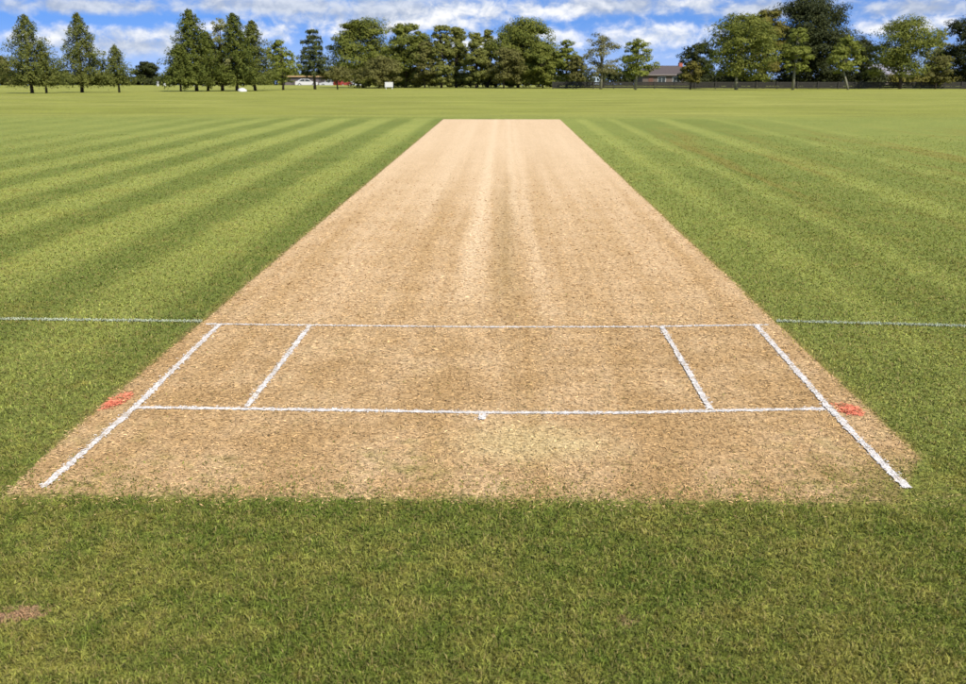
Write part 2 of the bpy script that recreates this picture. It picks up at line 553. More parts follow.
LEAF = {
    'larch': leaf_mat('larch_needles', (0.098, 0.120, 0.024), (0.207, 0.213, 0.046)),
    'fir': leaf_mat('fir_needles', (0.073, 0.100, 0.016), (0.183, 0.198, 0.034)),
    'pale': leaf_mat('pale_leaves', (0.193, 0.203, 0.073), (0.322, 0.309, 0.121)),
    'fresh': leaf_mat('fresh_leaves', (0.128, 0.159, 0.022), (0.268, 0.281, 0.049)),
    'pine': leaf_mat('pine_needles', (0.056, 0.077, 0.026), (0.133, 0.150, 0.045)),
    'brown': leaf_mat('brownish_leaves', (0.116, 0.110, 0.029), (0.201, 0.193, 0.051)),
    'gold': leaf_mat('golden_leaves', (0.134, 0.120, 0.022), (0.226, 0.201, 0.039)),
    'broad': leaf_mat('green_leaves', (0.090, 0.120, 0.020), (0.242, 0.246, 0.041)),
    'poplar': leaf_mat('poplar_leaves', (0.109, 0.131, 0.029), (0.259, 0.251, 0.055)),
    'birch': leaf_mat('birch_leaves', (0.146, 0.144, 0.049), (0.262, 0.244, 0.098)),
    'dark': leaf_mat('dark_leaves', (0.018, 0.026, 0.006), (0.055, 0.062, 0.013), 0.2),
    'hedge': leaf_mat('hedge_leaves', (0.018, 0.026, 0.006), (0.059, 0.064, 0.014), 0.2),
}
M_bark = simple('dark_bark', (0.055, 0.042, 0.030), 0.9, 0.35, 9.0)
M_bark_pale = simple('pale_bark', (0.20, 0.19, 0.13), 0.9, 0.35, 9.0)

# ------------------------------------------------------------------ the ground
GP = np.array([[-400, 0], [26, 0], [60, -.42], [90, -.85], [120, -1.2], [150, -1.42], [170, -1.6], [200, -2.6], [260, -3.7], [1000, -16.8], [6000, -105]])


def ground_z(y):
    y = np.asarray(y, float)
    return sum(np.interp(y + o, GP[:, 0], GP[:, 1]) for o in (-5, -2.5, 0, 2.5, 5)) / 5


ys = np.concatenate([np.arange(-60, 20, 8.0), np.arange(20, 270, 2.5), [300, 400, 700, 1500, 3500]])
xs = np.array([-3000, -1200, -500, -250, -120, -60, -30, -15, 0, 15, 30, 60, 120, 250, 500, 1200, 3000.0])
X, Y = np.meshgrid(xs, ys)
V = np.stack([X, Y, ground_z(Y)], -1).reshape(-1, 3)
nx = len(xs)
ii = np.arange(len(ys) - 1)[:, None] * nx + np.arange(nx - 1)[None]
F = np.stack([ii, ii + 1, ii + nx + 1, ii + nx], -1).reshape(-1, 4)
tag(obj_np('ground', V, F, M_ground, smooth=True), kind='structure')


# ------------------------------------------------------------------ the pitch (bare rolled strip), with an uneven edge
def wobble(t, seed, amp):
    r = np.random.default_rng(seed)
    return sum(amp / (k ** .8) * np.sin(t * f + p) for k, (f, p) in enumerate(zip((2.1, 5.3, 13, 31, 67, 130), r.uniform(0, 6.28, 6)), 1)) * .5


def edge_left(y): return PX0 + wobble(y, 1, .012) + .09 * np.clip(3.0 - y, 0, .4)
def edge_right(y): return PX1 + wobble(y, 2, .012) - .6 * np.clip(3.02 - y, 0, .4)
_jt = np.random.default_rng(8).normal(0, 1, 400)
def edge_near(x): return PY0 + wobble(x * 1.4, 3, .012) + .004 * np.interp(np.asarray(x) * 70 + 160, np.arange(400), _jt)


py = np.concatenate([np.arange(-.14, 1.2, .02), np.arange(1.2, PY1 - PY0, .1), [PY1 - PY0]])
tx = np.linspace(0, 1, 150)
rows = []
for d in py:
    y = PY0 + d
    xl, xr = edge_left(y) - .035, PX1 + wobble(y, 2, .012) + .035
    xx = xl + (xr - xl) * tx
    yy = y + (edge_near(xx) - PY0) * max(0, 1 - d / 1.0)
    zz_ = np.full_like(xx, .004 - .0075 * np.clip((-d - .02) / .10, 0, 1))
    zz_[0] = zz_[-1] = -.003
    rows.append(np.stack([xx, yy, zz_], -1))
V = np.concatenate(rows)
nx = len(tx)
ii = np.arange(len(py) - 1)[:, None] * nx + np.arange(nx - 1)[None]
F = np.stack([ii, ii + 1, ii + nx + 1, ii + nx], -1).reshape(-1, 4)
tag(obj_np('cricket_pitch', V, F, M_pitch), label='bare straw-coloured rolled cricket pitch running away through mown turf', kind='structure')

# ------------------------------------------------------------------ painted creases
LINES = [  # name, path, width, label
    ('popping_crease', [(-1.40, 4.70), (-0.7, 4.685), (0.0, 4.672), (0.7, 4.69), (1.42, 4.745)], .019, 'thin white popping crease crossing the pitch'),
    ('bowling_crease', [(-1.30, 3.455), (-0.884, 3.447), (-.4, 3.437), (0.013, 3.424), (.5, 3.432), (0.88, 3.462), (1.31, 3.495)], .026, 'white bowling crease joining the two return creases'),
    ('return_crease', [(-1.338, 4.69), (-1.322, 4.0), (-1.309, 3.453), (-1.325, 2.724)], .025, 'white return crease at the left side of the pitch'),
    ('return_crease', [(1.361, 4.742), (1.345, 4.1), (1.328, 3.498), (1.334, 2.775)], .025, 'white return crease at the right side of the pitch'),
    ('guide_line', [(-0.877, 4.67), (-0.88, 4.0), (-0.884, 3.47)], .021, 'short white line inside the left return crease'),
    ('guide_line', [(0.88, 4.70), (0.879, 4.0), (0.876, 3.48)], .021, 'short white line inside the right return crease'),
    ('middle_mark', [(0.014, 3.408), (0.013, 3.345)], .028, 'small white tick below the middle of the bowling crease'),
]
GRASS_LINES = [
    ('popping_crease_extension', [(-4.2, 4.76), (-2.499, 4.78), (-1.45, 4.755)], .019, 'faint chalk line on the turf left of the pitch'),
    ('popping_crease_extension', [(1.49, 4.825), (1.9, 4.79), (2.407, 4.745), (4.2, 4.66)], .019, 'faint chalk line on the turf right of the pitch'),
]


def densify(path, step=.012):
    P = [np.array(p, float) for p in path]
    out = []
    for a, b in zip(P[:-1], P[1:]):
        k = max(2, int(np.linalg.norm(b - a) / step))
        out += [a + (b - a) * i / k for i in range(k)]
    out.append(P[-1])
    out = np.array(out)
    if len(path) > 2:                                   # round the joints a little
        for _ in range(12):
            out[1:-1] = (out[:-2] + 2 * out[1:-1] + out[2:]) / 4
    return out


def seg_dist(px, py, path):
    d = np.full(px.shape, 9.0)
    for a, b in zip(path[:-1], path[1:]):
        ax, ay = a
        bx, by = b
        L = (bx - ax) ** 2 + (by - ay) ** 2
        t = np.clip(((px - ax) * (bx - ax) + (py - ay) * (by - ay)) / L, 0, 1)
        d = np.minimum(d, np.hypot(px - ax - t * (bx - ax), py - ay - t * (by - ay)))
    return d


def straw(px, py, z, length, width, tilt, r):
    """short flattened stalks: thin bent strips lying on the ground -> verts (n*4), tris (n*2)"""
    n = len(px)
    a = r.uniform(0, 2 * math.pi, n)
    dx, dy = np.cos(a), np.sin(a)
    L = length * r.uniform(.5, 1.4, n)
    w = width * r.uniform(.6, 1.4, n)
    z1 = z + L * tilt * r.uniform(0, 1, n) ** 2
    wx, wy = -dy * w / 2, dx * w / 2
    zr = r.uniform(-.5, .5, n) * w
    base = np.stack([px, py, np.full(n, z) + .0005], -1)
    tip = np.stack([px + dx * L, py + dy * L, z1 + .0005], -1)
    mid = (base + tip) / 2
    mid[:, 2] += L * .10 * r.uniform(.2, 1, n)
    W_ = np.stack([wx, wy, zr], -1)
    V = np.stack([base, mid + W_, tip, mid - W_ * .6], 1).reshape(-1, 3)
    b = np.arange(n)[:, None] * 4
    F = np.concatenate([b + np.array([[0, 1, 3]]), b + np.array([[1, 2, 3]])], 1).reshape(-1, 3)
    return V, F, n


def strip_mesh(path, width, z, r):
    C = densify(path)
    D = np.gradient(C, axis=0)
    D /= np.linalg.norm(D, axis=1)[:, None] + 1e-9
    N = np.stack([-D[:, 1], D[:, 0]], -1)
    k = len(C)
    def rag():
        a = r.normal(0, 1, k)
        b = np.convolve(r.normal(0, 1, k + 14), np.ones(15) / 15, 'valid') * 3
        return width / 2 * (1 + .16 * a + .14 * b)
    l, rr = C + N * rag()[:, None], C - N * rag()[:, None]
    V = np.concatenate([np.c_[l, np.full(k, z)], np.c_[rr, np.full(k, z)]])
    i = np.arange(k - 1)
    F = np.concatenate([np.stack([i, i + k, i + k + 1], -1), np.stack([i, i + k + 1, i + 1], -1)])
    return V, F, C, N


for li, (name, path, width, label) in enumerate(LINES):
    r = np.random.default_rng(100 + li)
    V, F, C, N = strip_mesh(path, width, (.0066 + .0004 * li), r)
    cnt = max(40, int(len(C) * 9))
    i = r.integers(0, len(C), cnt)
    p = C[i] + N[i] * (r.normal(0, .40, cnt) * width)[:, None]
    V2, F2, _ = straw(p[:, 0], p[:, 1], .0064 + .0004 * li, .011, .0030, .06, r)
    tag(obj_np(name, np.concatenate([V, V2]), np.concatenate([F, F2 + len(V)]), M_line), label=label, kind='structure')


# ------------------------------------------------------------------ grass blades
def blades(px, py, h, w, lean, r):
    """bent three-triangle blades"""
    n = len(px)
    a = r.uniform(0, 2 * math.pi, n)
    b = r.uniform(0, 2 * math.pi, n)                      # direction of lean
    h = h * r.uniform(.45, 1.35, n)
    w = w * r.uniform(.6, 1.35, n)
    ln = lean * r.uniform(.1, 1.6, n) * h
    wx, wy = np.cos(a) * w / 2, np.sin(a) * w / 2
    lx, ly = np.cos(b) * ln, np.sin(b) * ln
    z0 = np.full(n, -.002)
    root = np.stack([px, py, z0], -1)
    mid = np.stack([px + lx * .35, py + ly * .35, h * .62], -1)
    tip = np.stack([px + lx, py + ly, h * np.clip(1 - .35 * (ln / h) ** 2 * .5, .45, 1)], -1)
    W_ = np.stack([wx, wy, np.zeros(n)], -1)
    V = np.stack([root - W_ * .7, root + W_ * .7, mid + W_, mid - W_, tip], 1).reshape(-1, 3)
    o = np.arange(n)[:, None] * 5
    F = np.concatenate([o + np.array([[0, 1, 2]]), o + np.array([[0, 2, 3]]), o + np.array([[3, 2, 4]])], 1).reshape(-1, 3)
    return V, F, n


def scatter(y0, y1, dens, r, margin=.75, tan=.53):
    """random points on the ground in the wedge in front of the camera"""
    hw = lambda y: y * tan + margin
    n = int((hw(y0) + hw(y1)) * (y1 - y0) * dens)
    y = np.sqrt(r.uniform(0, 1, n) * ((y1 + 1) ** 2 - (y0 + 1) ** 2) + (y0 + 1) ** 2) - 1
    x = r.uniform(-1, 1, n) * hw(y) + .02
    return x, y


def on_pitch(x, y, grow=0.0):
    return (x > edge_left(y) - grow) & (x < edge_right(y) + grow) & (y > edge_near(x) - grow) & (y < PY1 + grow)


VV, FF, VA, DR, off = [], [], [], [], 0
r = np.random.default_rng(21)
ring = np.geomspace(1.25, 19.0, 19)
for y0, y1 in zip(ring[:-1], ring[1:]):
    ym = (y0 + y1) / 2
    dens = 46000 * (max(ym, 1.9) / 2.0) ** -1.95 * np.clip((20 - ym) / 12, .12, 1)
    wid = .0026 * (max(ym, 1.9) / 2.0) ** .85
    hgt = np.interp(ym, (1.5, 2.6, 3.2, 6), (.0125, .0115, .0105, .0105))
    lean = 1.1
    x, y = scatter(y0, y1, dens, r)
    out_d = np.maximum(np.maximum(edge_left(y) - x, x - edge_right(y)), np.maximum(edge_near(x) - y, y - PY1))
    keep = ~on_pitch(x, y) & (r.uniform(0, 1, len(x)) < .62 + .38 * np.clip(out_d / .07, 0, 1))
    # some live grass survives just inside the rear edge and the near right corner
    inside = on_pitch(x, y)
    p_live = np.where(y < 2.95, .10, .012) + .6 * np.clip((x - 1.0) / .25, 0, 1) * np.clip((3.05 - y) / .2, 0, 1) + 0.7 * np.clip(1 - (y - PY0) / (.14 + .04 * np.sin(x * 9) + .03 * np.sin(x * 23 + 1)), 0, 1) ** 1.3 \
        + .6 * np.clip(1 - np.minimum(x - edge_left(y), edge_right(y) - x) / .03, 0, 1)
    keep |= inside & (r.uniform(0, 1, len(x)) < p_live)
    for _, path, w_, _ in GRASS_LINES:
        keep &= seg_dist(x, y, path) > w_ * .5
    for _, path, w_, _ in LINES:
        keep &= seg_dist(x, y, path) > w_ * .55
    bare = np.hypot((x + 1.065) * .7, y - 2.01) < .05
    keep &= ~bare | (r.uniform(0, 1, len(x)) < .5)
    # tufts: density and height vary from place to place
    tuft = np.sin(x * 17 + 2.1 * np.sin(y * 13)) * np.sin(y * 19 + 1.7 * np.sin(x * 11)) + .6 * np.sin(x * 41 + y * 23) * np.sin(y * 47 - x * 9)
    keep &= r.uniform(0, 1, len(x)) < .92 + .10 * tuft
    x, y, tuft = x[keep], y[keep], tuft[keep]
    ins = on_pitch(x, y)
    hh = hgt * (1 + .12 * tuft) * np.where(ins & (y > 3), .8, 1.05)
    V, F, k = blades(x, y, hh, wid, lean, r)
    VV.append(V)
    FF.append(F + off)
    off += len(V)
    VA.append(np.repeat(r.beta(2.2, 2.8, k), 3))
    DR.append(np.repeat(r.uniform(0, 1, k), 3))
tag(obj_np('grass', np.concatenate(VV), np.concatenate(FF), M_grass, face_attr={'vary': np.concatenate(VA), 'dry': np.concatenate(DR)}),
    label='short green lawn grass around the pitch', cat='grass', kind='stuff')

for li, (name, path, width, label) in enumerate(GRASS_LINES):
    r = np.random.default_rng(200 + li)
    C = densify(path)
    D = np.gradient(C, axis=0)
    D /= np.linalg.norm(D, axis=1)[:, None] + 1e-9
    N = np.stack([-D[:, 1], D[:, 0]], -1)
    cnt = int(len(C) * 22)
    i = r.integers(0, len(C), cnt)
    p = C[i] + N[i] * (np.clip(r.normal(0, .30, cnt), -.6, .6) * width)[:, None]
    V2, F2, k = blades(p[:, 0], p[:, 1], np.full(cnt, .013), .0036, .9, r)
    V, F, _, _ = strip_mesh(path, width, .005, r)
    tag(obj_np(name, np.concatenate([V, V2]), np.concatenate([F, F2 + len(V)]), M_line_grass), label=label, kind='structure')

# ------------------------------------------------------------------ dead straw on the pitch
VV, FF, VA, DR, off = [], [], [], [], 0
r = np.random.default_rng(33)
ring = np.geomspace(2.45, 11.5, 15)
for y0, y1 in zip(ring[:-1], ring[1:]):
    ym = (y0 + y1) / 2
    dens = 19000 * (ym / 2.7) ** -1.9 * np.clip((11.5 - ym) / 7, .03, 1)
    ln, wd = .015 * (ym / 2.7) ** .5, .0026 * (ym / 2.7) ** .8
    x = r.uniform(PX0 - .03, PX1 + .03, int((PX1 - PX0) * (y1 - y0) * dens))
    y = r.uniform(y0, y1, len(x))
    keep = on_pitch(x, y, .012)
    keep |= (r.uniform(0, 1, len(x)) < .55 * np.clip(1 - (PY0 - y) / .16, 0, 1) ** 2) & (y < PY0 + .05)
    for _, path, w_, _ in LINES:
        keep &= (seg_dist(x, y, path) > w_ * .5 + .003) | (r.uniform(0, 1, len(x)) < .30)
    for ox, oy in ((-1.40, 3.496), (1.40, 3.489)):
        keep &= (np.hypot((x - ox) / .05, (y - oy) / .10) > 1) | (r.uniform(0, 1, len(x)) < .5)
    x, y = x[keep], y[keep]
    V, F, k = straw(x, y, .0045, ln, wd, .35, r)
    VV.append(V)
    FF.append(F + off)
    off += len(V)
    VA.append(np.repeat(r.beta(2, 2.4, k), 2))
    DR.append(np.repeat(r.uniform(0, 1, k), 2))
tag(obj_np('dry_straw', np.concatenate(VV), np.concatenate(FF), M_straw, face_attr={'vary': np.concatenate(VA), 'dry': np.concatenate(DR)}),
    label='flattened dead grass stalks matted over the pitch', cat='straw', kind='stuff')

# orange spray marks beside the return creases
for k, (ox, oy, sx, sy, ang, label) in enumerate(((-1.405, 3.53, .034, .105, -.15, 'orange spray mark left of the left return crease'), (1.398, 3.487, .045, .075, .25, 'orange spray mark right of the right return crease'))):
    r = np.random.default_rng(300 + k)
    p = r.normal(0, .5, (2300, 2))
    p = p[np.hypot(p[:, 0], p[:, 1]) < 1.5] * (sx * .72, sy * .72)
    x = ox + p[:, 0] * math.cos(ang) - p[:, 1] * math.sin(ang)
    y = oy + p[:, 0] * math.sin(ang) + p[:, 1] * math.cos(ang)
    V, F, _ = straw(x, y, .006, .016, .0034, .3, r)
    tag(obj_np('orange_paint_mark', V, F, M_orange), label=label, kind='structure')


# ------------------------------------------------------------------ trees
def leaves(C, Nrm, size, r):
    """one small four-cornered leaf spray at each point"""
    n = len(C)
    Nrm = Nrm / (np.linalg.norm(Nrm, axis=1)[:, None] + 1e-9)
    t = np.cross(Nrm, r.normal(0, 1, (n, 3)))
    t /= np.linalg.norm(t, axis=1)[:, None] + 1e-9
    b = np.cross(Nrm, t)
    s = size * r.uniform(.6, 1.4, n)[:, None]
    V = np.stack([C - t * s * .6, C + b * s * .38 + t * s * .1, C + t * s * .6 + Nrm * s * .1, C - b * s * .38], 1).reshape(-1, 3)
    F = np.arange(n * 4).reshape(-1, 4)
    return V, F


def sphere_dirs(n, r):
    d = r.normal(0, 1, (n, 3))
    return d / np.linalg.norm(d, axis=1)[:, None]


def crown_round(kind, h, L, Rr, clear, r):
    cz0 = clear
    ch = h - cz0
    rx = (Rr - L) / 2
    lobes = []
    nl = {'poplar': 26, 'birch': 13, 'fresh': 14}.get(kind, 17)
    for i in range(nl):
        t = (i + .5) / nl
        t = np.clip(t + r.uniform(-.08, .08), .08, .95)
        if kind == 'poplar':
            prof = 1.0 * (1 - abs(t - .38) * .9)
        elif kind in ('birch', 'pale'):
            prof = 1.0 * (1 - abs(t - .42)) ** .8
        elif kind == 'fresh':
            prof = 1.05 * (1 - max(0, t - .35) * 1.05) ** .9 * min(1, .55 + t)
        else:
            prof = math.sqrt(max(0.05, 1 - (max(0, t - .42) / .62) ** 2)) * min(1, .7 + t * .8)
        a = i * 2.4 + r.uniform(-.5, .5)
        lr = rx * r.uniform(.36, .56) * (.55 + .45 * prof)
        off = max(0, rx * prof - lr) * r.uniform(.7, 1.1)
        lobes.append((math.cos(a) * off, math.sin(a) * off, cz0 + ch * t, lr, lr * r.uniform(.75, 1.05) * min(1.2, .4 * ch / rx + .45)))
    return lobes


def make_tree(spec, idx):
    kind, x, y, z, h, L, Rr, clear, label, group = spec
    r = np.random.default_rng(500 + idx)
    name = {'larch': 'larch_tree', 'fir': 'fir_tree', 'pine': 'pine_tree', 'poplar': 'poplar_tree', 'birch': 'birch_tree'}.get(kind, 'broadleaf_tree')
    t = thing(name, (x, y, float(ground_z(y)) - .03), label, 'tree', group)
    px = y / 970.0                                        # metres that one detail may span at that distance
    leaf = {'larch': 1.35, 'fir': 1.45, 'pine': 1.4, 'birch': 1.2, 'pale': 1.2}.get(kind, 1.45) * px
    area = (Rr - L) * (h - clear)
    lean = 0.0
    trunk = MB()
    limbs = MB()
    bark = M_bark_pale if kind in ('birch',) or 'pale trunk' in label or 'slanting' in label or 'bright young' in label else M_bark
    r0 = max(.07, h * .020)
    mid_off = (L + Rr) / 2
    if kind in ('larch', 'fir', 'pine'):
        nb = {'larch': 150, 'fir': 210, 'pine': 64}[kind]
        nb = int(nb * (.6 + .4 * h / 6))
        Cs, Ns = [], []
        dens = {'larch': 860, 'fir': 800, 'pine': 620}[kind] * area / nb
        rad = (Rr - L) / 2
        for i in range(nb):
            tt = ((i + r.uniform(0, 1)) / nb) ** 1.15
            if kind == 'pine':
                tt = (np.floor(tt * 9) + r.uniform(0, .35)) / 9
            zb = clear * .9 + (h - clear * .9) * tt
            env = {'larch': (1 - tt) ** .74 * (.85 + .3 * math.sin(i * .37 + idx) ** 2), 'fir': (1 - tt) ** .60 * (.85 + .3 * math.sin(i * .31 + idx) ** 2), 'pine': (1 - tt) ** .55}[kind]
            ln = rad * (env * r.uniform(.55, 1.15) + .03)
            if tt < .12:
                ln *= .75 + tt * 2
            a = i * 2.39996 + r.uniform(-.4, .4)
            rise = {'larch': .18, 'fir': -.05, 'pine': .10}[kind] + r.uniform(-.1, .1)
            m = int(dens * (ln / rad + .12) * 1.5)
            u = r.uniform(.08, 1, m) ** .75
            wide = ln * .30 * (1.05 - u)
            lat = r.normal(0, .5, m) * (wide + .06)
            cx = math.cos(a) * ln * u - math.sin(a) * lat + mid_off * (1 - tt)
            cy = math.sin(a) * ln * u + math.cos(a) * lat
            cz = zb + ln * rise * u - ln * .20 * u ** 2 + r.normal(0, .05 + .06 * ln, m) - abs(r.normal(0, .05, m)) * 2
            Cs.append(np.stack([cx, cy, cz], -1))
            nn = np.stack([np.cos(a) * .5 * np.ones(m), np.sin(a) * .5 * np.ones(m), np.full(m, .9)], -1) + r.normal(0, .5, (m, 3))
            Ns.append(nn)
            if i % 2 == 0 and ln > .3:
                limbs.tube([(mid_off * (1 - tt), 0, zb), (mid_off * (1 - tt) + math.cos(a) * ln * .9, math.sin(a) * ln * .9, zb + ln * rise * .9 - ln * .16)], [r0 * .28 * (1 - tt) + .012, .008], 4)
        C = np.concatenate(Cs)
        N_ = np.concatenate(Ns)
        lo, hi = np.percentile(C[:, 0], .8), np.percentile(C[:, 0], 99.2)
        C[:, 0] = L * 1.28 + (C[:, 0] - lo) / (hi - lo) * (Rr - L) * 1.28
        C[:, 1] *= (Rr - L) / (hi - lo)
        lo = np.percentile(C[:, 2], 2.0)
        C[:, 2] = np.where(C[:, 2] < h * .6, h * .6 - (h * .6 - C[:, 2]) * (h * .6 - clear * .85) / (h * .6 - lo), C[:, 2])
        tip = h * .97
        trunk.tube([(0, 0, 0), (mid_off * .3, 0, clear), (mid_off * .4, 0, h * .5), (0, 0, tip)], [r0 * 1.25, r0, r0 * .6, .015], 7)
    else:
        lobes = crown_round(kind, h, L, Rr, clear, r)
        Cs, Ns = [], []
        sparse = {'birch': 480, 'pale': 400, 'fresh': 470, 'broad': 580, 'poplar': 640, 'dark': 500, 'brown': 520, 'gold': 480}[kind]
        if 'airy' in label:
            sparse *= .62
        tot = sparse * area
        vol = sum(l[3] ** 2 for l in lobes)
        for (lx, ly, lz, lr, lh) in lobes:
            ncl = int(np.clip(20 * (lr / (px * 14)) ** 1.3, 9, 46))
            dirs = sphere_dirs(ncl, r)
            dirs[:, 2] = np.where(dirs[:, 2] < -.4, -dirs[:, 2], dirs[:, 2])
            cc = np.array([lx, ly, lz]) + dirs * np.array([lr, lr, lh]) * r.uniform(.55, 1.08, (ncl, 1))
            rc = max(.16, lr * .46) * r.uniform(.65, 1.3, ncl)
            per = max(6, int(tot * lr ** 2 / vol / ncl))
            for c, q, d0 in zip(cc, rc, dirs):
                k = int(per * r.uniform(.6, 1.4))
                dd = sphere_dirs(k, r)
                rad = r.uniform(.25, 1, (k, 1)) ** .5
                Cs.append(c + dd * q * rad * np.array([1, 1, .72]))
                Ns.append(dd * .8 + d0 * .5 + np.array([0, 0, .45]) + r.normal(0, .35, (k, 3)))
        C = np.concatenate(Cs)
        N_ = np.concatenate(Ns)
        # hold the crown to its measured spread and height
        lo, hi = np.percentile(C[:, 0], 1.0), np.percentile(C[:, 0], 99.0)
        C[:, 0] = L + (C[:, 0] - lo) / (hi - lo) * (Rr - L)
        lo, hi = np.percentile(C[:, 2], 1.0), np.percentile(C[:, 2], 99.7)
        C[:, 2] = clear + (C[:, 2] - lo) / (hi - lo) * (h - clear)
        if 'slanting' in label:
            trunk.tube([(.55, 0, 0), (.25, 0, clear * .5), (-.1, 0, clear), (-.2, 0, h * .6)], [r0 * 1.1, r0, r0 * .8, r0 * .3], 7)
        else:
            j = r.uniform(-.03, .03, 4) * h
            trunk.tube([(0, 0, 0), (j[0] * .4 + mid_off * .1, j[1] * .4, clear), (j[2] + mid_off * .5, j[1], clear + (h - clear) * .45), (j[2] + mid_off * .8, j[3], clear + (h - clear) * .82)], [r0 * 1.35, r0, r0 * .55, r0 * .15], 7)
        for (lx, ly, lz, lr, lh) in lobes:
            zs = clear + max(0, (lz - clear)) * .35
            limbs.tube([(mid_off * .3, 0, zs), (lx * .5 + mid_off * .4, ly * .5, (zs + lz) / 2 + .1), (lx + mid_off * .8, ly, lz + lh * .3)], [r0 * .45, r0 * .28, .012], 5)
    V, F = leaves(C, N_, leaf, r)
    V[:, 2] = np.maximum(V[:, 2], .02)
    trunk.build('trunk', bark, t, True)
    limbs.build('branches', bark, t, True)['kind'] = 'stuff'
    obj_np('crown', V, F, LEAF[kind], t, face_attr={'vary': r.uniform(0, 1, len(F))})
    return t


